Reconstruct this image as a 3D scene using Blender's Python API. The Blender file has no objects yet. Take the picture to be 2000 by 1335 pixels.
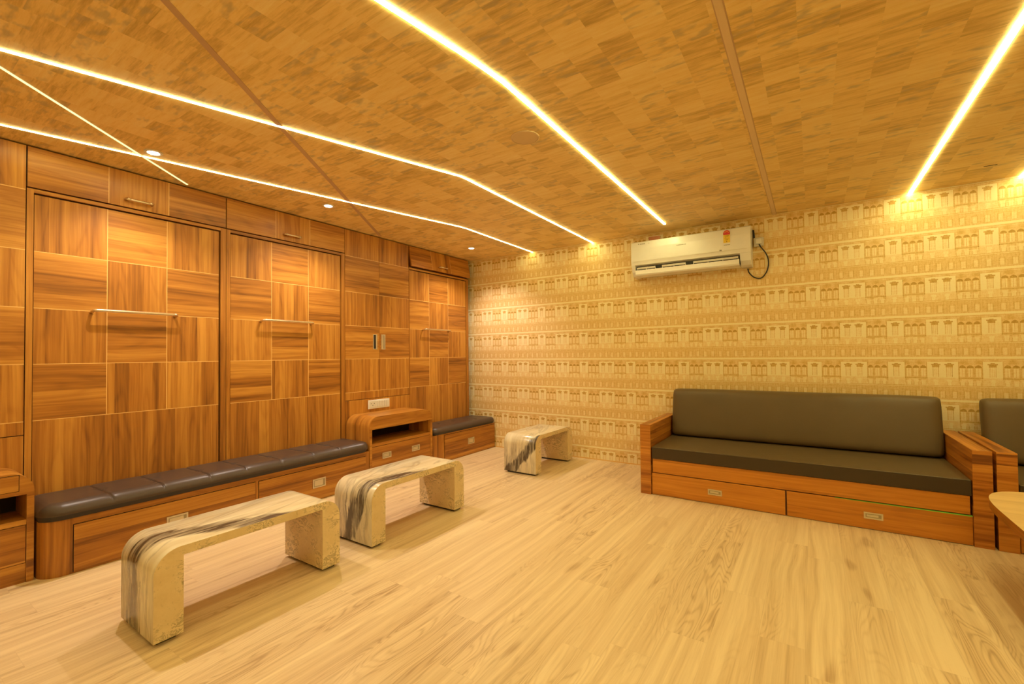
import bpy, bmesh, math, random
from mathutils import Vector, Matrix
random.seed(7)
S = bpy.context.scene
COL = S.collection
H = 2.6            # ceiling height
D = 5.058          # back wall
XR, YB = 7.45, -2.6

# ------------------------------------------------------------ camera
CAM = Vector((4.03277, 0.0, 1.26355))
yaw, pitch, roll = 0.5868, 0.0193, -0.0103
f = Vector((-math.sin(yaw), math.cos(yaw), 0)); r = Vector((math.cos(yaw), math.sin(yaw), 0)); u = Vector((0, 0, 1))
f, u = f*math.cos(pitch)+u*math.sin(pitch), u*math.cos(pitch)-f*math.sin(pitch)
r, u = r*math.cos(roll)+u*math.sin(roll), u*math.cos(roll)-r*math.sin(roll)
cd = bpy.data.cameras.new('camera'); cam = bpy.data.objects.new('camera', cd); COL.objects.link(cam)
M = Matrix((r, u, -f)).transposed().to_4x4(); M.translation = CAM
cam.matrix_world = M
cd.sensor_width = 36; cd.lens = 882.323/2000*36; cd.shift_y = 7.296/2000; cd.clip_start = 0.02
S.camera = cam
# ------------------------------------------------------------ world, exposure
W = bpy.data.worlds.new('world'); S.world = W; W.use_nodes = True
W.node_tree.nodes['Background'].inputs[0].default_value = (1.0, 0.66, 0.30, 1)
W.node_tree.nodes['Background'].inputs[1].default_value = 0.02
S.view_settings.view_transform = 'Standard'; S.view_settings.look = 'None'
S.view_settings.gamma = 1; S.view_settings.use_curve_mapping = False
S.view_settings.exposure = 1.12
STRIP_COL = (1.0, 0.885, 0.37); STRIP_E = 24.0
SPOT_COL = (1.0, 0.82, 0.70); SPOT_W = 36.0

# ------------------------------------------------------------ node helper
class V:
    def __init__(s, g, k): s.g = g; s.k = k
    def _o(s, op, o, rev=False):
        return s.g.m(op, o, s) if rev else s.g.m(op, s, o)
    def __add__(s, o): return s._o('ADD', o)
    def __radd__(s, o): return s._o('ADD', o)
    def __sub__(s, o): return s._o('SUBTRACT', o)
    def __rsub__(s, o): return s._o('SUBTRACT', o, True)
    def __mul__(s, o): return s._o('MULTIPLY', o)
    def __rmul__(s, o): return s._o('MULTIPLY', o)
    def __truediv__(s, o): return s._o('DIVIDE', o)
    def floor(s): return s.g.m('FLOOR', s)
    def frac(s): return s.g.m('FRACT', s)
    def abs(s): return s.g.m('ABSOLUTE', s)
    def sin(s): return s.g.m('SINE', s)
    def gt(s, o): return s.g.m('GREATER_THAN', s, o)
    def lt(s, o): return s.g.m('LESS_THAN', s, o)
    def max(s, o): return s.g.m('MAXIMUM', s, o)
    def min(s, o): return s.g.m('MINIMUM', s, o)
    def pw(s, o): return s.g.m('POWER', s, o)
    def clamp(s):
        return s.max(0.0).min(1.0)
class G:
    def __init__(s, name, rough=.5, metal=0., spec=.5, coat=0.):
        s.mat = bpy.data.materials.new(name); s.mat.use_nodes = True
        s.t = s.mat.node_tree; s.n = s.t.nodes; s.b = s.n['Principled BSDF']
        s.b.inputs['Roughness'].default_value = rough; s.b.inputs['Metallic'].default_value = metal
        s.b.inputs['Specular IOR Level'].default_value = spec
        if coat: s.b.inputs['Coat Weight'].default_value = coat; s.b.inputs['Coat Roughness'].default_value = .15
    def put(s, sock, v):
        if isinstance(v, V): s.t.links.new(v.k, sock)
        else: sock.default_value = v
    def m(s, op, a, b=None):
        n = s.n.new('ShaderNodeMath'); n.operation = op
        s.put(n.inputs[0], a)
        if b is not None: s.put(n.inputs[1], b)
        return V(s, n.outputs[0])
    def uv(s):
        n = s.n.new('ShaderNodeUVMap'); return s.sep(n.outputs[0])
    def coord(s, which='Object'):
        n = s.n.new('ShaderNodeTexCoord'); return s.sep(n.outputs[which])
    def pos(s):
        n = s.n.new('ShaderNodeNewGeometry'); return s.sep(n.outputs['Position'])
    def sep(s, k):
        p = s.n.new('ShaderNodeSeparateXYZ'); s.t.links.new(k, p.inputs[0])
        return [V(s, p.outputs[i]) for i in range(3)]
    def vec(s, x, y, z=0.0):
        c = s.n.new('ShaderNodeCombineXYZ')
        for i, q in enumerate((x, y, z)): s.put(c.inputs[i], q)
        return c.outputs[0]
    def noise(s, x, y, z=0.0, scale=1., detail=2., rough=.5, dist=0.):
        n = s.n.new('ShaderNodeTexNoise'); s.t.links.new(s.vec(x, y, z), n.inputs['Vector'])
        n.inputs['Scale'].default_value = scale; n.inputs['Detail'].default_value = detail
        n.inputs['Roughness'].default_value = rough; n.inputs['Distortion'].default_value = dist
        return V(s, n.outputs[0])
    def white(s, x, y, z=0.0):
        n = s.n.new('ShaderNodeTexWhiteNoise'); n.noise_dimensions = '3D'
        s.t.links.new(s.vec(x, y, z), n.inputs['Vector']); return V(s, n.outputs[0])
    def ramp(s, v, stops):
        n = s.n.new('ShaderNodeValToRGB'); s.put(n.inputs[0], v); e = n.color_ramp.elements
        while len(e) < len(stops): e.new(.5)
        for i, (p, c) in enumerate(stops): e[i].position = p; e[i].color = (*c, 1)
        return n.outputs[0]
    def mix(s, t, a, b, mode='MIX'):
        n = s.n.new('ShaderNodeMix'); n.data_type = 'RGBA'; n.blend_type = mode
        s.put(n.inputs[0], t)
        for i, q in ((6, a), (7, b)):
            if isinstance(q, tuple): n.inputs[i].default_value = (*q, 1)
            else: s.t.links.new(q, n.inputs[i])
        return n.outputs[2]
    def color(s, c):
        if isinstance(c, tuple): s.b.inputs['Base Color'].default_value = (*c, 1)
        else: s.t.links.new(c, s.b.inputs['Base Color'])
        return s
    def bump(s, h, strength=.2, dist=.002):
        n = s.n.new('ShaderNodeBump'); n.inputs['Strength'].default_value = strength; n.inputs['Distance'].default_value = dist
        s.put(n.inputs['Height'], h); s.t.links.new(n.outputs[0], s.b.inputs['Normal'])

def flat(name, c, rough=.5, metal=0., **k):
    g = G(name, rough, metal, **k); x, y, z = g.coord()
    n = g.noise(x, y, z, 14, 3)
    g.color(g.mix(n*.35, c, tuple(q*.8 for q in c))); return g.mat
def teak(name, lo, mid, hi, strip=.088, rough=.34, contrast=1.):
    g = G(name, rough, spec=.45); a, b, _ = g.uv()
    cell = (b/strip + g.noise(0.0, b, 0.0, 3.3)*1.5).floor()
    cr = g.white(cell, 3.3)
    w = g.noise(a*.9, b*4.0, cell*3.1, 1, 2)
    bb = b + (w-.5)*.07
    n1 = g.noise(a*.55, bb*22.0, cell*7.7, 1, 3, .55, .3)
    n2 = g.noise(a*1.6, bb*75.0, cell*2.0, 1, 2, .5)
    fn = g.noise(a*9.0, b*330.0, 0.0, 1, 2, .6)
    ring = (g.noise(a*1.1, bb*7.0, cell*5.0, 1, 1, .4, .2)*46.0).sin()*.5+.5
    ring = ring.pw(3.0)
    t = (n1-.5)*1.15*contrast + (n2-.5)*.55*contrast + (cr-.5)*.34*contrast + .52 - ring*.10*contrast + (fn-.5)*.22
    g.color(g.ramp(t, [(0.10, lo), (.42, mid), (.82, hi)]))
    g.bump(fn, .05, .0005); return g.mat

TEAK = teak('teak_veneer', (.195, .069, .009), (.385, .147, .019), (.58, .272, .044))
TEAKR = teak('teak_solid_red', (.18, .054, .007), (.43, .150, .018), (.62, .265, .042), strip=.07, contrast=1.25)
TEAKS = teak('teak_sofa_front', (.30, .105, .010), (.54, .20, .018), (.68, .29, .035), contrast=.8)
TEAKL = teak('light_laminate', (.56, .36, .15), (.70, .48, .21), (.80, .58, .28), contrast=.7)
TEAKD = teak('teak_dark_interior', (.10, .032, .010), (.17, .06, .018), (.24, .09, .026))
INLAY = flat('pale_inlay', (.80, .50, .16), .4)
GAP_SHADE = flat('painted_gap_shade', (.022, .009, .004), .9)  # near-black paint for the shade in gaps, reveals and shelf backs
LEA = G('bench_leather', .33, spec=.38); _x, _y, _z = LEA.coord()
LEA.color(LEA.mix(LEA.noise(_x, _y, _z, 6, 3), (.058, .038, .030), (.085, .058, .046)))
LEA.bump(LEA.noise(_x, _y, _z, 160, 3), .10, .001); LEA = LEA.mat
SLEA = G('sofa_leather', .42, spec=.4); _x, _y, _z = SLEA.coord()
SLEA.color(SLEA.mix(SLEA.noise(_x, _y, _z, 5, 3), (.110, .076, .036), (.135, .094, .046)))
SLEA.bump(SLEA.noise(_x, _y, _z, 7, 3)*.7 + SLEA.noise(_x, _y, _z, 190, 2)*.15, .22, .006); SLEA = SLEA.mat
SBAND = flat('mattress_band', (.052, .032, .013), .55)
BRASS = flat('brushed_brass', (.80, .68, .50), .28, 1.)
PULL = flat('satin_pull_metal', (.72, .66, .52), .35, .8)
PULLIN = flat('pull_recess_metal', (.42, .36, .25), .45, .6)
WHITE = flat('cream_plastic', (.86, .85, .84), .22)
WHITE2 = flat('cream_plastic_matt', (.72, .69, .62), .5)
DARKP = flat('black_plastic', (.02, .018, .016), .5)
GREYP = flat('grey_print', (.30, .28, .25), .5)
LBLY = flat('yellow_label', (.85, .62, .05), .5)
LBLR = flat('red_label', (.60, .04, .05), .5)
LBLT = flat('brown_print', (.40, .22, .03), .5)
ORANGE = flat('orange_tape', (.50, .20, .10), .5)
GREEN = flat('green_edge_tape', (.25, .65, .08), .5)
TRIMM = flat('ceiling_joint_strip', (.58, .39, .255), .5)
TRIML = flat('ceiling_joint_strip_light', (.78, .60, .40), .5)
SPK = flat('speaker_grille', (.72, .54, .32), .7)

# stone -------------------------------------------------------------
def stone_vein(name, c0, k, wd, seed, slope0):
    g = G(name, .22, spec=.5); a, b, _ = g.uv()       # a: along perimeter (m), b: across the width (0 at the wall side)
    n = g.noise(a*2.2, b*9.0, seed, 1, 4, .6, .8); n2 = g.noise(a*5.0, b*30.0, seed+3.3, 1, 4, .6, .6)
    warp = (n-.5)*.16
    ctr = (a-.30).max(0.0).pw(1.5)*k + c0 + (.30-a).max(0.0)*slope0
    wv = wd*(1.0+(a-.34).max(0.0)*1.6); t = ((b + warp - ctr)/wv)
    band = (1.0 - (t*t)).clamp()
    inner = (n2-.44).max(0.0)*7.0
    soft = (1.0-((b+warp*1.2-ctr+.06)/(wd*2.6)).abs()).clamp()
    st = g.noise(a*1.6, (b+warp*.9)*30.0, seed+9.1, 1, 4, .65)
    dark = (band*2.2).min(1.0)*(1.0-(inner*(1.0-band*.5)).clamp()*.75)
    side = (1.0-(a-.24)/.12).clamp()                      # the upright end shows more grey veins
    grey = (((st-.44)*5.0).clamp())*(soft*.7+side*.42+.07)
    vein = (1.0-((g.noise(a*1.3+7.0, b*6.0+a*2.0, seed, 1, 3, .5, .5)-.5)*26.0).abs()).clamp()*.38
    base = g.ramp(g.noise(a*2.0, b*16.0, seed+1.0, 1, 4), [(.3, (.66, .56, .38)), (.7, (.82, .76, .58))])
    c = g.mix(grey.max(vein), base, (.20, .16, .125)); c = g.mix(dark, c, (.085, .062, .043))
    g.color(c); return g.mat
def stone_side():
    g = G('stone_speckled', .3, spec=.45); x, y, z = g.coord()
    n = g.noise(x, y, z, 7, 5, .6); s_ = g.noise(x, y, z, 45, 4, .6); q = g.noise(x, y*1.2, z*2.2, 13, 5, .7, 1.2)
    c = g.ramp(n, [(.3, (.66, .50, .27)), (.7, (.82, .67, .42))])
    c = g.mix(((s_-.60)*7.0).clamp()*.45, c, (.22, .15, .06))
    c = g.mix((1.0-((q-.52)*24.0).abs()).clamp()*((n-.45)*9.0).clamp()*.75, c, (.15, .10, .045))
    g.color(c); return g.mat
STONE_S = stone_side()

# floor -------------------------------------------------------------
def floor_mat():
    g = G('oak_vinyl_planks', .36, spec=.4); x, y, z = g.pos()
    ix = (x/.178+.62).floor(); fx = (x/.178+.62).frac()
    yy = y/1.22 + g.white(ix, 2.0)
    iy = yy.floor(); fy = yy.frac()
    rnd = g.white(ix, iy, 4.0)
    w = g.noise(x*3.0, y*.9, rnd*40.0, 1, 2)
    xx = x + (w-.5)*.10
    n1 = g.noise(xx*24.0, y*.55, rnd*31.0, 1, 4, .6, .2)
    fine = g.noise(x*170.0, y*3.5, rnd*9.0, 1, 3, .6)
    cath = g.noise(xx*8.5, y*.85, rnd*53.0, 1, 2.0, .5, .35)
    rings = ((cath*150.0).sin()*.5+.5).pw(2.5)*((g.noise(x*2.5, y*.5, rnd*11.0, 1, 1)-.46)*6.0).clamp()
    knot = ((g.noise(x*7.0, y*2.2, rnd*17.0, 1, 1.0)-.70)*14.0).clamp()
    t = .58+(n1-.5)*1.35+(fine-.5)*.40+(rnd-.5)*.10-rings*.26-knot*.3
    c = g.ramp(t, [(.10, (.45, .30, .165)), (.42, (.66, .495, .295)), (.80, (.80, .64, .415))])
    seam = (fx-.5).abs().gt(.492).max((fy-.5).abs().gt(.4992))
    c = g.mix(seam*.13, c, (.26, .17, .09))
    g.color(c); g.bump(fine, .06, .0006); return g.mat
# ceiling -----------------------------------------------------------
def ceil_mat():
    g = G('wood_block_ceiling', .5, spec=.35); x, y, z = g.pos()
    tx = x/.1445-.72; ix = tx.floor(); fx = tx.frac()
    ty = y/.118 + g.white(ix, 5.0)*.8; iy = ty.floor(); fy = ty.frac()
    r1 = g.white(ix, iy, 1.0); r2 = g.white(ix, iy, 2.0)
    n = g.noise(x*5.0, y*42.0, r1*60.0, 1, 3, .55, .2); fn = g.noise(x*22.0, y*220.0, r1*9.0, 1, 3, .6)
    bl = g.noise(x*11.0, y*26.0, r1*33.0, 1, 2, .5)
    t = .50+(n-.5)*1.0+(fn-.5)*.45+(r1-.5)*.36
    c = g.ramp(t, [(.12, (.54, .37, .14)), (.5, (.85, .62, .26)), (.88, (.92, .74, .39))])
    grey = ((bl-.50)*6.0).clamp()*r2.gt(.60)
    c = g.mix(grey*.55, c, (.40, .33, .22))
    g.color(c); return g.mat
# wallpaper ---------------------------------------------------------
def paper_mat(axis=0):
    g = G('facade_wallpaper', .55, spec=.3); P = g.pos(); x = P[axis]; z = P[2]
    P_ = .2914*2; v = 1.0 - ((z-.151)/.3510).frac()        # 0 at the cornice line, grows downward
    iv = ((z-.151)/.3510).floor()
    X = ((x-.258)/P_+.5).frac()*P_                          # double window centred at X=P_/2, single at 0/P_
    c2 = (X-P_/2).abs(); c1 = X.min(P_-X)
    def band(a, lo, hi): return a.gt(lo)*a.lt(hi)
    jit = g.noise(x*2.0, z*2.0, 0.0, 1, 2)
    # pale frames round the window bays
    fr2 = c2.lt(.094)*band(v, .105, .50); fr1 = c1.lt(.055)*band(v, .105, .50)
    frame = fr2.max(fr1)
    w2 = (c2-.041).abs(); w1 = c1
    # distance inside one triple bay
    bx = (c1-.146).abs()
    tri = c1.gt(.058)*c2.gt(.098)
    tc = ((c1-.0775).abs()).min((c1-.1165).abs()).min((c1-.1555).abs()).min((c1-.1945).abs())
    tc = (((c1-.058)/.0462).frac()-.5).abs()*.0462
    ww = w2.min(w1)
    ped = (ww.lt(.029)*band(v, .155, .185)).max(ww.lt(.022)*band(v, .185, .235)).max(ww.lt(.012)*band(v, .138, .155))
    opening = ww.lt(.019)*band(v, .235, .46)
    mull = (((x*95.0).frac()-.5).abs()).gt(.36)
    winl = opening*(1.0-mull*.55)
    arch = tri*tc.lt(.0195)*band(v, .185, .25)*(((tc*tc)*110.0)+.185).lt(v)
    twin = tri*tc.lt(.0135)*band(v, .26, .45)
    tcol = tri*tc.gt(.016)*band(v, .25, .47)
    sill = band(v, .475, .50)*.8
    low = band(v, .52, .655)
    lwin = low*(ww.lt(.015)).max(tri*tc.lt(.014))
    lmul = (((x*120.0).frac()-.5).abs()).gt(.33)*low*tri
    line = band(v, .655, .668).max(band(v, .690, .700))
    band3 = band(v, .70, .985)
    dots = (((x-.258)/.0728+.5).frac()-.5).abs()*.0728
    dwin = band3*dots.lt(.0135)*band(v, .80, .945)
    vl = (((x*48.0).frac()-.5).abs()).gt(.40)*band3
    corn = v.lt(.035).max(v.gt(.988))
    corn2 = band(v, .045, .062).max(band(v, .085, .094))
    orn = band(v, .062, .165)*(1.0-frame)*(((x*70.0).sin()*.5+.5))
    dark = .30 + ((1.0-frame)*band(v, .10, .50))*.16 - frame*.32 + band3*.20 + low*.02
    dark = dark + ped*.85 + arch*.52 + tcol*.13 + sill*.36 + line*.34 + corn2*.30 + orn*.22 + vl*.10 + lmul*.18
    dark = dark - winl*.06 + opening*mull*.30 + opening*.17 + (opening*ww.gt(.0155))*.45 - twin*.36 + twin*mull*.25 - dwin*.26 - lwin*.24 - corn*.34
    dark = dark + band(v, .575, .650)*(tri*tc.gt(.012)*tc.lt(.016) + ww.gt(.011)*ww.lt(.0145))*.32 + band(v, .50, .545)*tri*((x*58.0).sin().gt(.2))*.22 + twin*(tc.lt(.002))*.35 + band3*dots.gt(.0135)*dots.lt(.018)*band(v, .78, .95)*.22 + (c1.gt(.0555)*c1.lt(.060)).max(c2.gt(.0945)*c2.lt(.099))*band(v, .11, .62)*.22
    sk = g.noise(x*160.0, z*160.0, 0.0, 1, 2, .6); sk2 = g.noise(x*26.0, z*90.0, 0.0, 1, 3, .6); sk3 = g.noise(x*90.0, z*20.0, 4.0, 1, 3, .6)
    dark = dark + (sk-.5)*.65 + (sk2-.5)*.50 + (sk3-.5)*.45 + (jit-.5)*.12
    c = g.ramp(dark.clamp(), [(0., (.90, .79, .50)), (.35, (.84, .64, .32)), (.7, (.70, .465, .16)), (1., (.50, .30, .07))])
    g.color(c); return g.mat

# ------------------------------------------------------------ mesh helpers
class MB:
    """collects quads with UVs and material slots, links as one mesh"""
    def __init__(s): s.bm = bmesh.new(); s.uv = s.bm.loops.layers.uv.new('UVMap'); s.mats = []
    def slot(s, m):
        if m not in s.mats: s.mats.append(m)
        return s.mats.index(m)
    def face(s, pts, m, uvs=None, smooth=False):
        vs = [s.bm.verts.new(p) for p in pts]; fc = s.bm.faces.new(vs); fc.material_index = s.slot(m); fc.smooth = smooth
        if uvs:
            for l, q in zip(fc.loops, uvs): l[s.uv].uv = q
        return fc
    def box(s, x0, x1, y0, y1, z0, z1, m, grain='y', off=None, end=None):
        off = off or (random.uniform(0, 40), random.uniform(0, 40)); gi = 'xyz'.index(grain)
        lo = (x0, y0, z0); hi = (x1, y1, z1)
        for ax in range(3):
            o = [i for i in range(3) if i != ax]
            ui = gi if gi in o else o[0]; vi = o[0] if ui == o[1] else o[1]
            for sgn in (0, 1):
                pts = []
                for p, q in ((0, 0), (1, 0), (1, 1), (0, 1)):
                    c = [0, 0, 0]; c[ax] = (lo, hi)[sgn][ax]; c[o[0]] = (lo, hi)[p][o[0]]; c[o[1]] = (lo, hi)[q][o[1]]; pts.append(tuple(c))
                flip = (sgn == 0) ^ (ax == 1)
                if flip: pts = pts[::-1]
                s.face(pts, m, [(c[ui]+off[0], c[vi]+off[1]+ax*3.7) for c in pts])
        return s
    def prism(s, prof, ax, a0, a1, m, capm=None, sm=False, capgrain=None, capuv=None, sideswap=False):
        """profile (p,q) on the other two axes extruded from a0 to a1 along ax; side u runs round the profile"""
        o = [i for i in range(3) if i != ax]; off = (random.uniform(0, 40), random.uniform(0, 40))
        def P(pt, a): c = [0, 0, 0]; c[ax] = a; c[o[0]] = pt[0]; c[o[1]] = pt[1]; return tuple(c)
        area = sum(prof[i-1][0]*prof[i][1]-prof[i][0]*prof[i-1][1] for i in range(len(prof)))
        ccw = area > 0
        if ax == 1: ccw = not ccw
        per = 0; n = len(prof)
        V0 = [s.bm.verts.new(P(p, a0)) for p in prof]; V1 = [s.bm.verts.new(P(p, a1)) for p in prof]
        for i in range(n):
            j = (i+1) % n; d = math.dist(prof[i], prof[j])
            vs = [V0[i], V0[j], V1[j], V1[i]]; uvs = [(per, 0), (per+d, 0), (per+d, a1-a0), (per, a1-a0)]
            if sideswap: uvs = [(b, a) for a, b in uvs]
            if not ccw: vs = vs[::-1]; uvs = uvs[::-1]
            fc = s.bm.faces.new(vs); fc.material_index = s.slot(m[i] if isinstance(m, list) else m); fc.smooth = sm
            for l, q in zip(fc.loops, uvs): l[s.uv].uv = (q[0]+(0 if capuv == 'raw' else off[0]), q[1]+(0 if capuv == 'raw' else off[1]))
            per += d
        for vs, pr, fl in ((V0, prof, ccw), (V1, prof, not ccw)):
            vv = list(zip(vs, pr))
            if fl: vv = vv[::-1]
            fc = s.bm.faces.new([a for a, _ in vv]); fc.material_index = s.slot(capm or (m if not isinstance(m, list) else m[0]))
            for l, (_, q) in zip(fc.loops, vv):
                l[s.uv].uv = (q[0]+off[0], q[1]+off[1]) if not capgrain else (q[1]+off[0], q[0]+off[1])
        return s
    def tube(s, pts, rad, m, seg=10, cap=True):
        rings = []; n = len(pts); pts = [Vector(p) for p in pts]; ref = None
        for i, p in enumerate(pts):
            t = (pts[min(i+1, n-1)]-pts[max(i-1, 0)]).normalized()
            if ref is None: ref = t.orthogonal().normalized()
            ref = (ref-t*ref.dot(t)).normalized(); b = t.cross(ref); rr = rad[i] if isinstance(rad, (list, tuple)) else rad
            rings.append([s.bm.verts.new(p+(ref*math.cos(k*2*math.pi/seg)+b*math.sin(k*2*math.pi/seg))*rr) for k in range(seg)])
        mi = s.slot(m)
        for a, b in zip(rings, rings[1:]):
            for k in range(seg):
                fc = s.bm.faces.new((a[k], a[(k+1) % seg], b[(k+1) % seg], b[k])); fc.material_index = mi; fc.smooth = True
        if cap:
            for rg, fl in ((rings[0], True), (rings[-1], False)):
                fc = s.bm.faces.new(rg[::-1] if fl else rg); fc.material_index = mi
        return s
    def lathe(s, prof, c, m, seg=32, ax=2):
        rings = []
        for rr, h in prof:
            rg = []
            for k in range(seg):
                a = k*2*math.pi/seg; q = [0, 0, 0]; o = [i for i in range(3) if i != ax]
                q[o[0]] = c[o[0]]+rr*math.cos(a); q[o[1]] = c[o[1]]+rr*math.sin(a); q[ax] = c[ax]+h; rg.append(s.bm.verts.new(q))
            rings.append(rg)
        mi = s.slot(m)
        for a, b in zip(rings, rings[1:]):
            for k in range(seg):
                fc = s.bm.faces.new((a[k], a[(k+1) % seg], b[(k+1) % seg], b[k])); fc.material_index = mi; fc.smooth = False
        for rg in (rings[0], rings[-1]):
            fc = s.bm.faces.new(rg); fc.material_index = mi
        return s
    def build(s, name, parent=None, bevel=0., seg=2, smooth=None, origin=None):
        s.bm.normal_update()
        me = bpy.data.meshes.new(name)
        if parent is not None: base = parent.matrix_world.translation.copy() if False else Vector(WORLD.get(parent.name, (0, 0, 0)))
        else: base = Vector(origin or (0, 0, 0))
        bmesh.ops.translate(s.bm, verts=s.bm.verts, vec=-base)
        if smooth == 'auto':
            for fc in s.bm.faces: fc.smooth = True
        s.bm.to_mesh(me); s.bm.free()
        for m in s.mats: me.materials.append(m)
        o = bpy.data.objects.new(name, me); COL.objects.link(o)
        if parent is not None: o.parent = parent; WORLD[o.name] = tuple(base)
        else: o.location = base; WORLD[o.name] = tuple(base)
        if bevel:
            bmesh_merge(me)
            b = o.modifiers.new('bevel', 'BEVEL'); b.width = bevel; b.segments = seg; b.limit_method = 'ANGLE'; b.angle_limit = math.radians(40)
        return o
WORLD = {}
def bmesh_merge(me):
    bm = bmesh.new(); bm.from_mesh(me); bmesh.ops.remove_doubles(bm, verts=bm.verts, dist=1e-5)
    bmesh.ops.recalc_face_normals(bm, faces=bm.faces); bm.to_mesh(me); bm.free()
def thing(name, label, cat, loc, group=None):
    o = bpy.data.objects.new(name, None); COL.objects.link(o); o.location = loc; o.empty_display_size = .1
    WORLD[o.name] = tuple(loc); o['label'] = label; o['category'] = cat
    if group: o['group'] = group
    return o
def tag(o, label, cat, group=None):
    o['label'] = label; o['category'] = cat
    if group: o['group'] = group
    return o
def struct(o): o['kind'] = 'structure'; return o
def copy_tree(o, parent=None):
    c = o.copy(); COL.objects.link(c); c.parent = parent
    for ch in [q for q in COL.objects if q.parent == o]: copy_tree(ch, c)
    return c

# ------------------------------------------------------------ the room
PAPER = paper_mat(0); PAPER_Y = paper_mat(1)
struct(MB().box(-.62, XR, YB, D, -.06, 0, floor_mat()).build('floor'))
struct(MB().box(-.62, XR, YB, D, H, H+.06, ceil_mat()).build('ceiling'))
struct(MB().box(-.62, XR, D, D+.1, -.06, H+.06, PAPER).build('wall_back'))
struct(MB().box(XR, XR+.1, YB-.1, D+.1, -.06, H+.06, PAPER_Y).build('wall_right'))
struct(MB().box(-.62, XR, YB-.1, YB, -.06, H+.06, PAPER).build('wall_front'))
struct(MB().box(-.72, -.62, YB-.1, D+.1, -.06, H+.06, PAPER_Y).build('wall_left'))
# flush joint strips in the ceiling
def bar2(mb, p, q, w, z0, z1, m):
    p = Vector(p); q = Vector(q); d = (q-p).normalized(); n = Vector((-d.y, d.x))*w/2
    mb.prism([tuple(p-n), tuple(q-n), tuple(q+n), tuple(p+n)], 2, z0, z1, m); return mb
mb = bar2(MB(), (3.767, YB), (3.750, D), .030, H-.004, H-.0002, TRIML)
bar2(mb, (3.767, YB), (3.750, D), .040, H-.0018, H-.0001, TRIMM); struct(mb.build('trim_1'))
struct(bar2(MB(), (4.475, -2.6), (.03, 3.384), .030, H-.003, H-.0002, TRIMM).build('trim_2'))
struct(MB().box(.38, XR, D-.006, D, 0, .012, INLAY, 'x').build('baseboard_back'))

# ------------------------------------------------------------ lights
def emis(name, c, e):
    m = bpy.data.materials.new(name); m.use_nodes = True; n = m.node_tree.nodes; n.clear()
    em = n.new('ShaderNodeEmission'); em.inputs[0].default_value = (*c, 1); em.inputs[1].default_value = e
    o = n.new('ShaderNodeOutputMaterial'); m.node_tree.links.new(em.outputs[0], o.inputs[0]); return m
EM = emis('led_diffuser', STRIP_COL, STRIP_E); EM_B = emis('led_diffuser_slim', STRIP_COL, STRIP_E*.75); EM_THIN = emis('led_diffuser_soft', (1., .80, .33), .85)
EM_SPOT = emis('downlight_glow', (1., .86, .74), 14.)
def strip(pts, w, label, mat=EM, h=.0045):
    t = thing('led_strip_light', label, 'ceiling light', (pts[0][0], pts[0][1], H), 'linear lights in the ceiling')
    def outline(ww):
        L, R_ = [], []
        P = [Vector(p) for p in pts]
        for i, p in enumerate(P):
            d0 = (P[i]-P[i-1]).normalized() if i else None; d1 = (P[i+1]-P[i]).normalized() if i < len(P)-1 else None
            d = (d0 or d1) if not (d0 and d1) else (d0+d1).normalized(); n = Vector((-d.y, d.x))
            L.append(tuple(p+n*ww/2)); R_.append(tuple(p-n*ww/2))
        return L + R_[::-1]
    mb = MB(); mb.prism(outline(w), 2, H-h, H-.0012, mat); mb.build('diffuser', t)
    mb = MB(); mb.prism(outline(w+.004), 2, H-.001, H-.0002, WHITE2); mb.build('housing', t)
    return t
strip([(.17, -2.59), (1.868, 2.585), (1.872, 2.66), (1.852, D-.004)], .015, 'bright bent ceiling light line reaching the wallpaper just left of the air conditioner', EM, .0038)
strip([(-.575, -2.59), (1.000, 3.60), (1.012, 3.70), (1.004, D-.004)], .013, 'slender bent light line closest to the wooden cupboards', EM_B, .0035)
strip([(2.04, -2.59), (2.70, 1.10), (2.772, 1.56), (2.797, 1.80), (2.797, 2.1), (2.781, 4.765)], .021, 'bent light line passing the round ceiling speaker and stopping in front of the air conditioner')
strip([(4.795, -2.59), (4.750, D-.004)], .026, 'straight wide light line ending on the wallpaper above the long sofa')
strip([(5.39, -2.59), (5.39, 4.6), (5.402, D-.004)], .026, 'light line at the far right edge whose tip meets the wallpaper')
strip([(3.517, -2.59), (.045, 1.50)], .013, 'thin dim light line crossing another line and ending over the overhead cupboards', EM_THIN, .004)
def downlight(x, y, label):
    t = thing('downlight', label, 'ceiling light', (x, y, H), 'round downlights beside the cupboards')
    MB().lathe([(.050, -.0002), (.050, -.004), (.040, -.007), (.034, -.007), (.034, -.0002)], (x, y, H), WHITE2).build('ring', t)
    MB().lathe([(.033, -.0004), (.033, -.0045)], (x, y, H), EM_SPOT).build('lens', t)
    l = bpy.data.lights.new('downlight_lamp', 'SPOT'); l.energy = SPOT_W; l.color = SPOT_COL; l.spot_size = math.radians(125); l.spot_blend = .7; l.shadow_soft_size = .025
    o = bpy.data.objects.new('downlight_lamp', l); COL.objects.link(o); o.parent = t; o.location = (0, 0, -.012)
downlight(.495, 1.14, 'round recessed downlight near the crossing of two light lines')
downlight(.483, 2.42, 'round recessed downlight above the second panelled cupboard front')
downlight(.505, 4.41, 'small round recessed downlight nearest the wallpapered wall')
t = MB().lathe([(.088, -.0002), (.088, -.005), (.082, -.007), (.081, -.004), (.0, -.004)][:4], (2.583, 2.350, H), SPK, 48).build('ceiling_speaker', origin=(2.583, 2.35, H))
tag(t, 'round flush ceiling speaker grille beside the bent light line', 'speaker')
t = MB().box(5.10, 5.17, 4.640, 4.647, H-.003, H-.0003, DARKP).build('ceiling_scratch', origin=(5.135, 4.644, H))  # thin dark bar standing for a small scratch
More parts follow.
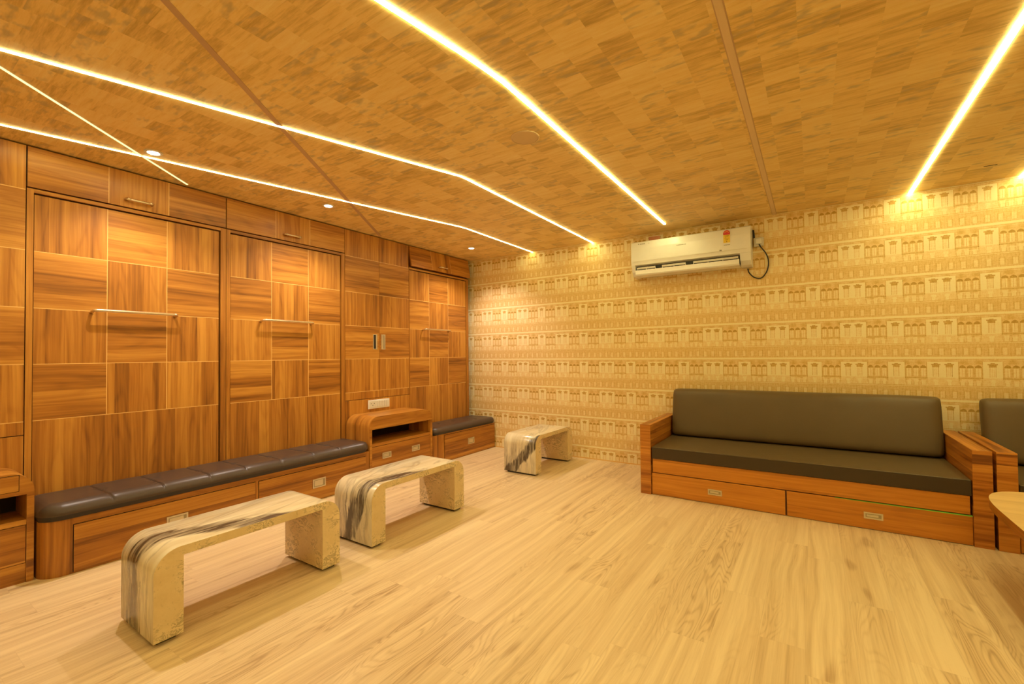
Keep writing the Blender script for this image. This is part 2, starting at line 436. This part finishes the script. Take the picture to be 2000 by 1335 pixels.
t.rotation_euler = (0, 0, 0); tag(t, 'tiny dark scratch on the ceiling near the far right light line', 'scratch')

# ------------------------------------------------------------ wooden cupboards along the left wall
ROWS = [.882, 1.233, 1.584, 1.94, 2.295]
def tiles(mb, x, cols, rows, pat, line=.004, m=TEAK, inl=True):
    """veneer squares facing +x with pale lines between; pat[row][col] from the top"""
    nr = len(rows)-1
    for j in range(nr):
        z1 = rows[nr-j]; z0 = rows[nr-j-1]
        pj = pat[j]; cj = cols if len(pj) > 1 else [cols[0], cols[-1]]
        for i in range(len(cj)-1):
            y0, y1 = cj[i], cj[i+1]
            a0 = y0+(line/2 if i and inl else 0); a1 = y1-(line/2 if i < len(cj)-2 and inl else 0)
            b0 = z0+(line/2 if j < nr-1 and inl else 0); b1 = z1-(line/2 if j and inl else 0)
            o = (random.uniform(0, 60), random.uniform(0, 60)); P = [(x, a0, b0), (x, a1, b0), (x, a1, b1), (x, a0, b1)]
            g = pj[i]
            mb.face(P, m, [((p[2], p[1]) if g == 'V' else (p[1], p[2])) for p in P] and [(((p[2] if g == 'V' else p[1])+o[0]), ((p[1] if g == 'V' else p[2])+o[1])) for p in P])
            if inl and i < len(cj)-2:
                mb.face([(x, a1, b0), (x, a1+line, b0), (x, a1+line, b1), (x, a1, b1)], INLAY)
        if inl and j < nr-1:
            mb.face([(x, cols[0], z0-line/2), (x, cols[-1], z0-line/2), (x, cols[-1], z0+line/2), (x, cols[0], z0+line/2)], INLAY)
def slab(cols, rows, pat, x1=0., th=.020, inl=True, line=.004):
    mb = MB(); mb.box(x1-th, x1-.0006, cols[0], cols[-1], rows[0], rows[-1], TEAK, 'z'); tiles(mb, x1, cols, rows, pat, line=line, inl=inl); return mb
def bar_handle(parent, y0, y1, z, x=0., out=.055, rad=.0095, mat=None):
    mb = MB(); pts = [(x+.001, y0+.012, z-.012), (x+out*.55, y0+.010, z-.008)]
    for k in range(7):
        a = k/6*math.pi/2; pts.append((x+out*.62+out*.38*math.sin(a), y0+.010+.022*(1-math.cos(a)), z-.006+.006*math.sin(a)))
    pts += [(x+out, y0+(y1-y0)*k/8, z) for k in range(1, 8)]
    for k in range(6, -1, -1):
        a = k/6*math.pi/2; pts.append((x+out*.62+out*.38*math.sin(a), y1-.010-.022*(1-math.cos(a)), z-.006+.006*math.sin(a)))
    pts += [(x+out*.55, y1-.010, z-.008), (x+.001, y1-.012, z-.012)]
    mb.tube(pts, rad, mat or BRASS, 12); return mb.build('handle', parent)
def bed_unit(y0, d0, d1, y1, cols, pat, label, hy, seed):
    t = thing('wall_cupboard', label, 'cupboard', (0, (y0+y1)/2, 0), 'panelled cupboard fronts with long bar handles')
    mb = MB()   # carcass box behind the front, its near-black colour puts in the reveal's shade
    mb.box(-.58, -.030, y0+.001, y1-.001, .0, 2.328, GAP_SHADE, 'z'); mb.build('carcass', t)
    mb = MB(); mb.box(-.03, 0, y0+.001, d0-.004, 0, 2.328, TEAK, 'z')
    mb.box(-.03, 0, d1+.012, y1-.001, 0, 2.328, TEAK, 'z'); mb.box(-.03, 0, d0-.004, d1+.012, 2.306, 2.328, TEAK, 'y')
    mb.build('frame', t)
    dr = slab(cols, [.02]+ROWS, pat, -.006, .022).build('door', t)
    bar_handle(dr, hy[0], hy[1], 1.588, -.006)
    return t
C1 = [.690, 1.043, 1.389, 1.745]; C2 = [1.834, 2.180, 2.535, 2.885]; C3 = [3.850, 4.183, 4.540, 4.905]
bed_unit(.655, .690, 1.745, 1.798, C1, [['V', 'H', 'V'], ['H', 'V', 'H'], ['V', 'H', 'V'], ['H', 'V', 'V'], ['V']],
         'largest panelled wooden cupboard front with bar handle, behind near end of long black bench', (.950, 1.450), 1)
bed_unit(1.800, 1.834, 2.885, 2.938, C2, [['V', 'H', 'V'], ['H', 'V', 'H'], ['V', 'H', 'V'], ['H', 'V', 'H'], ['V']],
         'middle panelled wooden cupboard front with bar handle, behind far end of long black bench', (2.07, 2.57), 2)
bed_unit(3.836, 3.850, 4.905, 4.960, C3, [['V', 'H', 'V'], ['H', 'V', 'H'], ['V', 'H', 'V'], ['H', 'V', 'H'], ['V']],
         'panelled wooden cupboard front with long bar handle beside the wallpapered wall', (4.05, 4.545), 3)
def overhead(y0, y1, cols, label, hy, flap=0.):
    t = thing('overhead_cupboard', label, 'cupboard', (0, (y0+y1)/2, 2.332), 'overhead cupboards with flap doors')
    MB().box(-.58, -.024, y0+.001, y1-.001, 2.332, H-.002, TEAKD, 'y').build('carcass', t)
    mb = slab(cols, [2.338, H-.011], [['H', 'V', 'H']], 0., .020, line=.004)
    if flap:
        rot = Matrix.Rotation(-flap, 4, 'Y'); piv = Vector((-.01, 0, H-.006))
        bmesh.ops.transform(mb.bm, matrix=Matrix.Translation(piv) @ rot @ Matrix.Translation(-piv), verts=mb.bm.verts)
    dr = mb.build('door', t)
    h = MB(); z = 2.388
    pts = [(.001, hy[0], z), (.022, hy[0], z), (.030, hy[0]+.008, z), (.030, hy[1]-.008, z), (.022, hy[1], z), (.001, hy[1], z)]
    h.tube(pts, .0075, BRASS, 10)
    for q in (hy[0]+.006, hy[1]-.018): h.tube([(.030, q, z), (.030, q+.014, z)], .0105, BRASS, 12)
    if flap: bmesh.ops.transform(h.bm, matrix=Matrix.Translation(piv) @ rot @ Matrix.Translation(-piv), verts=h.bm.verts)
    h.build('handle', dr); return t
overhead(.655, 1.798, [.658, 1.047, 1.397, 1.796], 'overhead wooden cupboard with a short handle, under the end of the thin dim light line', (1.137, 1.289))
overhead(1.800, 2.938, [1.803, 2.215, 2.550, 2.936], 'closed overhead wooden cupboard with a short handle, over the middle panelled front', (2.290, 2.440))
overhead(3.840, 4.960, [3.842, 4.205, 4.560, 4.958], 'dark overhead wooden cupboard beside the wallpaper, its flap hanging slightly open', (4.320, 4.465), flap=.17)
def tall_cab(y0, y1, label, plate=False):
    t = thing('tall_cupboard', label, 'cupboard', (0, (y0+y1)/2, 0)); ym = (y0+y1)/2
    mb = MB(); mb.box(-.58, -.024, y0+.001, y1-.001, 0, H-.002, TEAKD, 'z'); mb.build('carcass', t)
    mb = MB(); mb.box(-.024, 0, y0+.002, y1-.002, 0, .797, TEAK, 'z'); mb.build('lower_panel', t)
    for a, b, s in ((y0+.002, ym-.0015, 1), (ym+.0015, y1-.002, 0)):
        d = slab([a, b], [.802]+ROWS[:4]+[2.315, H-.011], [['V'], ['H'], ['V'], ['H'], ['V'], ['V']], 0, .02, line=.0045).build('door', t)
        h0, h1 = (ym-.090, ym-.034) if s else (ym+.025, ym+.081)
        h = MB(); z0, z1 = 1.335, 1.503
        h.box(.0003, .004, h0, h1, z0, z1, PULL); h.box(.0041, .0048, h0+(.008 if s else .020), h1-(.018 if s else .008), z0+.008, z1-.008, DARKP if s else PULLIN)
        h.build('handle', d)
    return t
tall_cab(2.940, 3.834, 'tall double-door wooden cupboard with two flush upright handles and a white switch plate')
tall_cab(-.240, .653, 'tall wooden cupboard cut off by the left edge, above the near open-shelf cabinet')
struct(MB().box(-.58, 0, YB, -.242, 0, H-.002, TEAK, 'z').build('wall_left_rear'))
# switch plate
t = thing('switch_plate', 'white switch and socket plate low on the tall double-door cupboard', 'switch plate', (0, 3.37, .73))
MB().box(.0005, .009, 3.225, 3.520, .684, .781, WHITE).build('plate', t, .003)
mb = MB(); mb.box(.009, .0115, 3.240, 3.335, .697, .768, WHITE2); mb.build('socket', t, .002)
mb = MB()
for a, b in ((3.262, .742), (3.282, .722), (3.302, .742)): mb.lathe([(.0045, 0), (.0045, .0008)], (.0116, a, b), DARKP, 12, 0)
mb.build('socket_hole', t)
for k in range(5):
    y = 3.343+k*.033; mb = MB(); mb.box(.009, .013, y, y+.030, .700, .765, WHITE2); mb.build('rocker', t, .0015)

# flush drawer pull ----------------------------------------------------
def pull(parent, c, L, Hh, ax):
    """flush recessed pull facing +x (ax 0) or -y (ax 1) centred on c, at face depth c"""
    mb = MB(); fr = .010
    def bx(a0, a1, z0, z1, d0, d1, m):
        if ax == 0: mb.box(c[0]+d0, c[0]+d1, c[1]+a0, c[1]+a1, c[2]+z0, c[2]+z1, m)
        else: mb.box(c[0]+a0, c[0]+a1, c[1]-d1, c[1]-d0, c[2]+z0, c[2]+z1, m)
    l, h = L/2, Hh/2
    bx(-l, l, h-fr, h, .0003, .005, PULL); bx(-l, l, -h, -h+fr, .0003, .005, PULL)
    bx(-l, -l+fr, -h+fr, h-fr, .0003, .005, PULL); bx(l-fr, l, -h+fr, h-fr, .0003, .005, PULL)
    bx(-l+fr, l-fr, -h+fr, h-fr, .0003, .0012, PULLIN)
    bx(-l+fr*1.6, l-fr*2.6, -h+fr*1.6, h-fr*1.5, .0014, .0034, PULL)
    return mb.build('handle', parent)

# ------------------------------------------------------------ leather benches with drawers
def cushion(parent, y0, y1, xb, xf, zb, T, seams, rl, rr, buttons):
    mb = MB(); ys = sorted(set([y0+(y1-y0)*k/150 for k in range(151)] + [y0+rl*(1-math.cos(k*math.pi/16)) for k in range(8)] + [y1-rr*(1-math.cos(k*math.pi/16)) for k in range(8)] + [s_+q for s_ in seams for q in (-.012, -.006, -.002, .002, .006, .012)]))
    ys = [y for y in ys if y0 <= y <= y1]; NX = 34
    def front(y):
        q = xf
        if y < y0+rl: q = xf-rl+math.sqrt(max(0, rl*rl-(y0+rl-y)**2))
        if y > y1-rr: q = min(q, xf-rr+math.sqrt(max(0, rr*rr-(y-(y1-rr))**2)))
        return q
    R_ = .070; grid = []
    for y in ys:
        fx = front(y); row = []
        for i in range(NX+1):
            s_ = i/NX; s_ = 1-(1-s_)**1.7; x = xb+(fx-xb)*s_
            d = min(fx-x, (y-y0)*1.1, (y1-y)*1.1, (x-xb)*2.5+.03)
            e = 1 if d >= R_ else math.sqrt(max(0, 1-(1-d/R_)**2))
            z = zb+.022+(T-.022)*(.12+.88*e)
            for k, sm in enumerate(seams):
                off = .030*math.sin(s_*math.pi*2.)*(1 if s_ > .45 else -.6)
                dd = abs(y-(sm+off*.35+(s_-.45)*.02)); z -= (.010*math.exp(-(dd/.0045)**2)*min(1, e*1.2) + .0028*math.exp(-(dd/.025)**2)*e)*(1 if s_ > .12 else s_/.12)
            for (bx_, by_) in buttons:
                q = math.hypot(x-bx_, y-by_); z -= .012*math.exp(-(q/.018)**2)
            row.append(mb.bm.verts.new((x, y, z)))
        grid.append(row)
    mi = mb.slot(LEA)
    for a, b in zip(grid, grid[1:]):
        for i in range(NX):
            fc = mb.bm.faces.new((a[i], a[i+1], b[i+1], b[i])); fc.smooth = True; fc.material_index = mi
    rim = [r_[0] for r_ in grid][::-1] + grid[0][1:] + [r_[-1] for r_ in grid[1:]] + grid[-1][::-1][1:-1]
    low = [mb.bm.verts.new((v.co.x-(.026 if v.co.x > xb+.02 else 0), min(max(v.co.y, y0+.008), y1-.008), zb)) for v in rim]
    for i in range(len(rim)):
        j = (i+1) % len(rim); fc = mb.bm.faces.new((rim[i], low[i], low[j], rim[j])); fc.smooth = False; fc.material_index = mb.slot(DARKP)
    mb.bm.faces.new(low[::-1]).material_index = mi
    bmesh.ops.recalc_face_normals(mb.bm, faces=mb.bm.faces)
    return mb.build('cushion', parent)
def arc(cx, cy, rad, a0, a1, n=8):
    return [(cx+rad*math.cos(math.radians(a0+(a1-a0)*k/n)), cy+rad*math.sin(math.radians(a0+(a1-a0)*k/n))) for k in range(n+1)]
XF = .375
def drawer_front(parent, x, y0, y1, z0, z1, handles, m=TEAK, grain='y', hs=(.125, .078)):
    mb = MB(); g = .0035
    mb.box(x+.0003, x+.0012, y0-g, y1+g, z0-g if z0 > .02 else z0, z1+g, GAP_SHADE)  # rim coloured dark to draw the shadow line around the drawer
    mb.box(x+.0012, x+.006, y0, y1, z0, z1, m, grain)
    d = mb.build('drawer', parent)
    for hy, hz in handles: pull(d, (x+.006, hy, hz), hs[0], hs[1], 0)
    return d
t = thing('storage_bench', 'long low wooden bench with tufted black leather top and two drawers, against the cupboards', 'bench', (.19, 1.80, 0))
pr = [(.004, .662), (XF-.105, .662)] + arc(XF-.105, .662+.105, .105, -90, 0, 10)[1:] + [(XF, 2.938), (.004, 2.938)]
MB().prism(pr, 2, 0, .326, TEAK, sideswap=True, sm=False).build('base', t)
MB().box(XF, XF+.0015, 0.80, 2.90, .290, .325, TEAK, 'y').build('top_rail', t)
drawer_front(t, XF, .800, 1.843, .008, .284, [(1.322, .150)])
drawer_front(t, XF, 1.872, 2.893, .008, .284, [(2.392, .150)])
SE = [.965, 1.235, 1.515, 1.765, 2.045, 2.325, 2.590]
cushion(t, .655, 2.945, 0.006, .412, .327, .100, SE, .11, .10, [(.205, q) for q in SE])
t = thing('storage_bench', 'short wooden bench with black leather top and one drawer, in the corner by the wallpaper', 'bench', (.19, 4.45, 0))
pr = [(.004, 3.842), (XF-.045, 3.842)] + arc(XF-.045, 3.842+.045, .045, -90, 0, 6)[1:] + [(XF, D-.012), (.004, D-.012)]
MB().prism(pr, 2, 0, .330, TEAK, sideswap=True).build('base', t)
MB().box(XF, XF+.0015, 4.03, 5.04, .318, .3295, TEAK, 'y').build('top_rail', t)
drawer_front(t, XF, 4.030, 5.038, .008, .311, [(4.525, .172)])
cushion(t, 3.842, D-.014, .006, .405, .332, .085, [], .09, .07, [(.16, 4.16), (.16, 4.43), (.30, 4.72)])

# ------------------------------------------------------------ cabinets with rounded tops and open shelf
def nightstand(y0, y1, xf, zt, label, round_l, round_r, band_seam=None, handles=()):
    t = thing('shelf_cabinet', label, 'cabinet', (xf/2, (y0+y1)/2, 0)); w = .030; R_ = .105
    outer = [(y0, 0)]
    outer += (list(reversed(arc(y0+R_, zt-R_, R_, 90, 180, 10))) if round_l else [(y0, zt)])
    outer += (list(reversed(arc(y1-R_, zt-R_, R_, 0, 90, 10))) if round_r else [(y1, zt)])
    outer += [(y1, 0)]
    inner = [(y1-w, 0), (y1-w, zt-.125), (y0+w, zt-.125), (y0+w, 0)]
    # shell: inverted U with a thick top band
    mb = MB(); mb.prism(outer+inner, 0, .004, xf, TEAK, sm=False); sh = mb.build('shell', t)
    zs = zt-.268
    MB().box(.006, .018, y0+w+.0005, y1-w-.0005, .0, zt-.126, GAP_SHADE, 'y').build('back_panel', t)  # back coloured near-black to deepen the shade in the open shelf
    MB().box(.018, xf-.004, y0+w+.0005, y1-w-.0005, zs-.028, zs, TEAK, 'y').build('shelf', t)
    MB().box(.018, xf-.008, y0+w+.0005, y1-w-.0005, .0, .108, TEAK, 'y').build('plinth', t)
    d = MB(); d.box(.03, xf-.0035, y0+w+.003, y1-w-.003, .112, zs-.032, TEAK, 'y'); d.box(.02, xf-.02, y0+w+.0005, y1-w-.0005, .1085, zs-.0285, GAP_SHADE)
    d = d.build('drawer', t)
    for hy in handles: pull(d, (xf-.0035, hy, .246), .115, .060, 0)
    if band_seam:
        MB().box(xf-.003, xf+.004, y0+.10, band_seam, zt-.100, zt-.012, TEAK, 'y').build('drawer', t)
        MB().box(xf-.003, xf+.0008, y0+.097, band_seam+.003, zt-.103, zt-.009, GAP_SHADE).build('drawer_gap_shade', t)  # dark sheet painted as the shadow line round the band drawer
    return t
nightstand(2.948, 3.832, XF-.003, .652, 'low rounded wooden cabinet with open shelf and two drawer pulls, between the two black-topped benches', True, True, None, (3.165, 3.572))
nightstand(-.235, .651, .290, .622, 'low wooden cabinet with open shelf, cut off at the left edge', True, True, .588, (-.05, .40))

# ------------------------------------------------------------ stone benches
def stone_bench(y0, y1, x0, x1, label, veins):
    t = thing('stone_bench', label, 'bench', ((x0+x1)/2, (y0+y1)/2, 0), 'stone benches on the open floor'); zt, zb, R_ = .410, .018, .105; lw = .115
    prof = [(y0, zb)] + list(reversed(arc(y0+R_, zt-R_, R_, 90, 180, 12))) + list(reversed(arc(y1-R_, zt-R_, R_, 0, 90, 12))) + [(y1, zb)]
    inner = [(y1-lw, zb), (y1-lw, zt-.043), (y0+lw, zt-.043), (y0+lw, zb)]
    P = prof+inner; mats = [veins]*(len(prof)-1) + [STONE_S]*5
    mb = MB(); mb.prism(P, 0, x0, x1, mats, capm=STONE_S, capuv='raw'); o = mb.build('slab', t)
    for fc in o.data.polygons:
        n = fc.normal
        if abs(n.x) < .1 and fc.material_index == 0: fc.use_smooth = True
    bmesh_merge(o.data)
    b = o.modifiers.new('bevel', 'BEVEL'); b.width = .0015; b.segments = 2; b.limit_method = 'ANGLE'; b.angle_limit = math.radians(50)
    for a in (y0+.02, y1-lw+.02):
        MB().box(x0+.03, x1-.03, a, a+lw-.04, 0, zb, DARKP).build('foot', t)
    return t
stone_bench(.782, 1.712, 1.232, 1.628, 'nearest stone bench, its beige top crossed by a broad dark vein at the near end', stone_vein('stone_vein_near', .150, .66, .066, 1.0, .10))
stone_bench(1.958, 2.893, 1.225, 1.618, 'middle stone bench with dark streaks running down its near leg', stone_vein('stone_vein_middle', .275, .5, .062, 5.0, -.45))
stone_bench(4.036, 4.890, 1.232, 1.628, 'farthest stone bench, near the wallpaper, with a broad slanting dark patch on its near leg', stone_vein('stone_vein_far', .36, 2.0, .080, 11.0, -.95))

# ------------------------------------------------------------ sofas
def pillow(mb, cx, cz, w, h, th, m, yface, lean, nx=60, nz=24):
    """upright cushion: rounded box, front at -y, leaning back"""
    def P(a, b, side):      # a,b in -1..1
        ex = 1-abs(a)**46; ez = 1-abs(b)**12; e = max(0, min(ex, ez, ex*ez))**.5
        crown = .010*(1-a*a)*(1-b*b)
        x = cx+a*w/2*(1-.004*(abs(b)**6)); z = b*h/2*(1-.015*abs(a)**8-.09*abs(a)**70)
        wob = .0035*math.sin(a*23+b*3)*max(0, b)**2 + .002*math.sin(a*11+1)
        y = -(th/2)*e-crown+wob*e if side == 0 else (th/2)*e
        return (x, yface+th/2+y+(z+h/2)*lean, cz+z)
    def cubic(k, n): q = k/n*2-1; return math.copysign(1-(1-abs(q))**1.5, q)
    for side in (0, 1):
        g = [[mb.bm.verts.new(P(cubic(i, nx), cubic(j, nz), side)) for j in range(nz+1)] for i in range(nx+1)]
        for i in range(nx):
            for j in range(nz):
                q = (g[i][j], g[i+1][j], g[i+1][j+1], g[i][j+1]); fc = mb.bm.faces.new(q if side == 0 else q[::-1]); fc.smooth = True; fc.material_index = mb.slot(m)
    bmesh.ops.remove_doubles(mb.bm, verts=mb.bm.verts, dist=1e-5)
def sofa(x0, label, green):
    t = thing('sofa_bed', label, 'sofa', (x0+1.125, 4.5, 0)); x1 = x0+2.252; a = .093; yf = 4.078; yb = 4.975
    for q0, q1 in ((x0, x0+a), (x1-a, x1)):
        mb = MB(); z = 0
        mb.box(q0, q1, yf-.012, yb, 0, .618, TEAKR, 'x'); 
        # side faces carry grain along the arm
        o = mb.build('arm', t, .0015)
        me = o.data; uvl = me.uv_layers[0].data
        for p in me.polygons:
            if abs(p.normal.x) > .5 or p.normal.z > .5:
                for li in p.loop_indices:
                    co = me.vertices[me.loops[li].vertex_index].co
                    uvl[li].uv = (co.y+3.3, (co.z if abs(p.normal.x) > .5 else co.x)+7.1)
    i0, i1 = x0+a, x1-a; xm = (i0+i1)/2
    MB().box(i0+.012, i1-.012, yf+.002, yb-.03, .199, .318, TEAKS, 'x').build('seat_frame', t, .001)
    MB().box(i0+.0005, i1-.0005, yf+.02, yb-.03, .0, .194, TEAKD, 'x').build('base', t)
    MB().box(i0+.001, i1-.001, yb-.028, yb, .0, .60, TEAK, 'x').build('back_panel', t)
    for k, (b0, b1) in enumerate(((i0+.006, xm-.006), (xm+.006, i1-.002))):
        d = MB().box(b0, b1, yf, yf+.018, .004, .192, TEAKS, 'x').build('drawer', t, .001)
        if k and green:
            e = MB(); e.face([(b0+.3, yf-.0006, .1915), (b1, yf-.0006, .1872), (b1, yf-.0006, .1925), (b0+.3, yf-.0006, .1922)], GREEN)
            e.face([(b0+.3, yf-.0006, .1922), (b1, yf-.0006, .1925), (b1, yf+.02, .1925), (b0+.3, yf+.02, .1922)], GREEN)
            o = e.build('edge_tape', d); o['label'] = 'green edge tape'
        pull(d, ((3.334 if not k else 4.368)-2.715+x0, yf, .098), .108, .046, 1)
    # seat cushion
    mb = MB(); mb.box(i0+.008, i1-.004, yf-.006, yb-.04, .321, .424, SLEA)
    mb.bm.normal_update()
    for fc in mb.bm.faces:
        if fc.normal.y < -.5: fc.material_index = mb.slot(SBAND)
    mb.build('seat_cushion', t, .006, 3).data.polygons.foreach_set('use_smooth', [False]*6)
    mb = MB(); pillow(mb, (i0+i1)/2+.004, .427+.235, i1-i0-.010, .468, .150, SLEA, 4.705, .20); mb.build('back_cushion', t)
    return t
sofa(2.715, 'long brown leather sofa with wooden arms and two drawers, fully visible against the wallpaper', True)
sofa(4.984, 'brown leather sofa at the right edge, partly hidden by the table', False)

# ------------------------------------------------------------ table at the right edge
t = thing('coffee_table', 'pale wooden table with rounded corner at the right edge, in front of the sofas', 'table', (5.255, 3.1, 0))
out = []
for k in range(96):
    a = k*2*math.pi/96; c, s_ = math.cos(a), math.sin(a)
    out.append((5.255+.45*math.copysign(abs(c)**.5, c), 3.1+.68*math.copysign(abs(s_)**.5, s_)))
mb = MB(); mb.prism(out, 2, .404, .449, TEAK, capm=TEAKL); mb.build('tabletop', t, .0015)
for q in (2.68, 3.36):
    MB().box(5.02, 5.49, q, q+.04, 0, .404, TEAK, 'z').build('leg', t, .001)
MB().box(5.23, 5.27, 2.72, 3.36, .20, .30, TEAK, 'y').build('stretcher', t, .001)

# ------------------------------------------------------------ air conditioner
ax0, ax1 = 2.392, 3.558; yb = D-.003
t = thing('air_conditioner', 'white split air conditioner high on the wallpapered wall with its flap open', 'air conditioner', ((ax0+ax1)/2, yb-.1, 2.1))
# body with the outlet cut out of the lower front
prof = [(yb, 2.485), (4.905, 2.485), (4.880, 2.475), (4.872, 2.222), (4.905, 2.212), (4.965, 2.165), (4.955, 2.120), (5.000, 2.105), (yb, 2.108)]
for a, b, nm in ((ax0+.012, ax1-.012, 'body'),):
    mb = MB(); mb.prism(prof, 0, a, b, WHITE); mb.build(nm, t, .003)
side = [(yb, 2.488), (4.905, 2.488), (4.868, 2.474), (4.860, 2.30), (4.862, 2.215), (4.885, 2.150), (4.925, 2.112), (4.985, 2.100), (yb, 2.100)]
for a, b in ((ax0, ax0+.040), (ax1-.095, ax1)):
    mb = MB(); mb.prism(side, 0, a, b, WHITE); mb.build('end_cap', t, .004, 3)
mb = MB(); fp = [(4.880, 2.480), (4.862, 2.470), (4.853, 2.40), (4.852, 2.268), (4.858, 2.222), (4.880, 2.222)]
mb.prism(fp, 0, ax0-.001, ax1+.001, WHITE); fpn = mb.build('front_panel', t, .003, 3)
MB().box(ax0+.03, ax1-.03, 4.8500, 4.8518, 2.258, 2.262, WHITE2).build('trim_line', t)
mb = MB(); mb.box(ax0+.045, ax1-.098, 4.900, 4.960, 2.130, 2.210, DARKP); mb.build('outlet', t)
fl = [(4.856, 2.122), (4.866, 2.108), (4.955, 2.098), (4.955, 2.106), (4.872, 2.126), (4.862, 2.166), (4.856, 2.166)]
mb = MB(); mb.prism(fl, 0, ax0+.045, ax1-.100, WHITE); mb.build('air_flap', t)
for a, b in ((ax0+.055, ax0+.255), (ax0+.325, ax0+.565), (ax0+.64, ax1-.11)):
    mb = MB(); mb.box(a, b, 4.874, 4.880, 2.178, 2.198, WHITE2)
    n = max(2, int((b-a)/.11))
    for k in range(n+1):
        q = a+(b-a-.004)*k/n; mb.box(q, q+.0035, 4.878, 4.905, 2.140, 2.185, WHITE2)
    mb.build('louvre', t)
# energy label
lb = MB(); lx = 3.322; ly = 4.8516
lb.box(lx, lx+.060, ly-.001, ly, 2.338, 2.425, LBLY); lab = lb.build('energy_label', t)
mb = MB(); mb.prism([(lx+.030+.031*math.cos(math.radians(q)), 2.428+.034*math.sin(math.radians(q))) for q in range(-20, 201, 10)], 1, ly-.0022, ly-.0012, LBLR); mb.build('label_arch', lab)
mb = MB()
for k in range(5):
    a = math.radians(180-30-k*30); cx, cz = lx+.030+.020*math.cos(a), 2.428+.020*math.sin(a)
    st = []
    for q in range(10):
        rr = .0052 if q % 2 == 0 else .0022; th = math.radians(90+q*36); st.append((cx+rr*math.cos(th), cz+rr*math.sin(th)))
    mb.prism(st, 1, ly-.0030, ly-.0024, LBLY)
mb.build('label_star', lab)
mb = MB()
for k, (a, b) in enumerate(((.010, .050), (.014, .046), (.010, .050), (.016, .044), (.026, .034))):
    mb.box(lx+a, lx+b, ly-.0018, ly-.0011, 2.405-k*.013, 2.409-k*.013, LBLT)
mb.box(lx+.026, lx+.034, ly-.0018, ly-.0011, 2.345, 2.353, LBLT)
mb.build('label_print', lab)
mb = MB()
for k in range(6): mb.box(lx+.004+k*.0095, lx+.0115+k*.0095, ly-.001, ly, 2.313+(k % 2)*.001, 2.320, GREYP)
mb.build('small_print', t)
mb = MB()
for k in range(7): mb.box(ax0+.485+k*.0135, ax0+.495+k*.0135, ly-.0008, ly, 2.377, 2.385, GREYP)
mb.build('maker_mark', t)
mb = MB(); mb.lathe([(.006, 0), (.006, .0008)], (ax0+.085, ly+.0004, 2.448), GREYP, 12, 1)
mb.build('maker_mark', t); mb = MB()
for k in range(5): mb.box(ax0+.100+k*.0115, ax0+.108+k*.0115, ly+.0008, ly+.0018, 2.442, 2.452, GREYP)
mb.build('feature_print', t); mb = MB()
for k in (17,): mb.box(ax0+.05+k*.0085, ax0+.056+k*.0085, ly+.0008, ly+.0018, 2.443, 2.449, GREYP)
mb.build('feature_print', t)
mb = MB(); mb.box(3.285, 3.305, ly-.0008, ly, 2.262, 2.276, GREYP); mb.build('display_window', t)
mb = MB(); mb.box(2.545, 2.665, 4.99, 5.02, 2.489, 2.545, ORANGE); tag(mb.build('orange_tag', origin=(2.6, 5, 2.49)), 'small orange and cream tag standing on top of the air conditioner', 'tag')
# power cable and outlet box
def bez(P, n=10):
    o = []
    P = [Vector(p) for p in P]; P = [P[0]]+P+[P[-1]]
    for i in range(1, len(P)-2):
        for k in range(n):
            q = k/n; a, b, c, d = P[i-1:i+3]
            o.append(.5*((2*b)+(-a+c)*q+(2*a-5*b+4*c-d)*q*q+(-a+3*b-3*c+d)*q**3))
    return o+[P[-2]]
t = thing('power_outlet', 'small cream power outlet box on the wallpaper to the right of the air conditioner', 'outlet', (3.61, D, 2.34))
MB().box(3.572, 3.655, D-.045, D-.001, 2.302, 2.385, WHITE2).build('box', t, .004)
MB().box(3.590, 3.640, D-.062, D-.0455, 2.320, 2.370, WHITE).build('plug', t, .004)
cb = MB().tube(bez([(3.618, D-.052, 2.316), (3.632, D-.040, 2.288), (3.672, D-.02, 2.225), (3.692, D-.014, 2.15), (3.680, D-.014, 2.06), (3.632, D-.014, 1.992), (3.570, D-.014, 2.000), (3.524, D-.014, 2.050), (3.512, D-.018, 2.094)]), .0055, DARKP, 8).build('power_cable', origin=(3.6, D, 2.1))
tag(cb, 'black looped power cable hanging from the outlet to the air conditioner', 'cable')
cb = MB().tube([(3.572, D-.014, 2.388), (3.570, D-.014, 2.43), (3.566, D-.02, 2.47)], .008, DARKP, 8).build('conduit_pipe', origin=(3.57, D, 2.4))
tag(cb, 'short dark pipe above the outlet box beside the air conditioner', 'pipe')
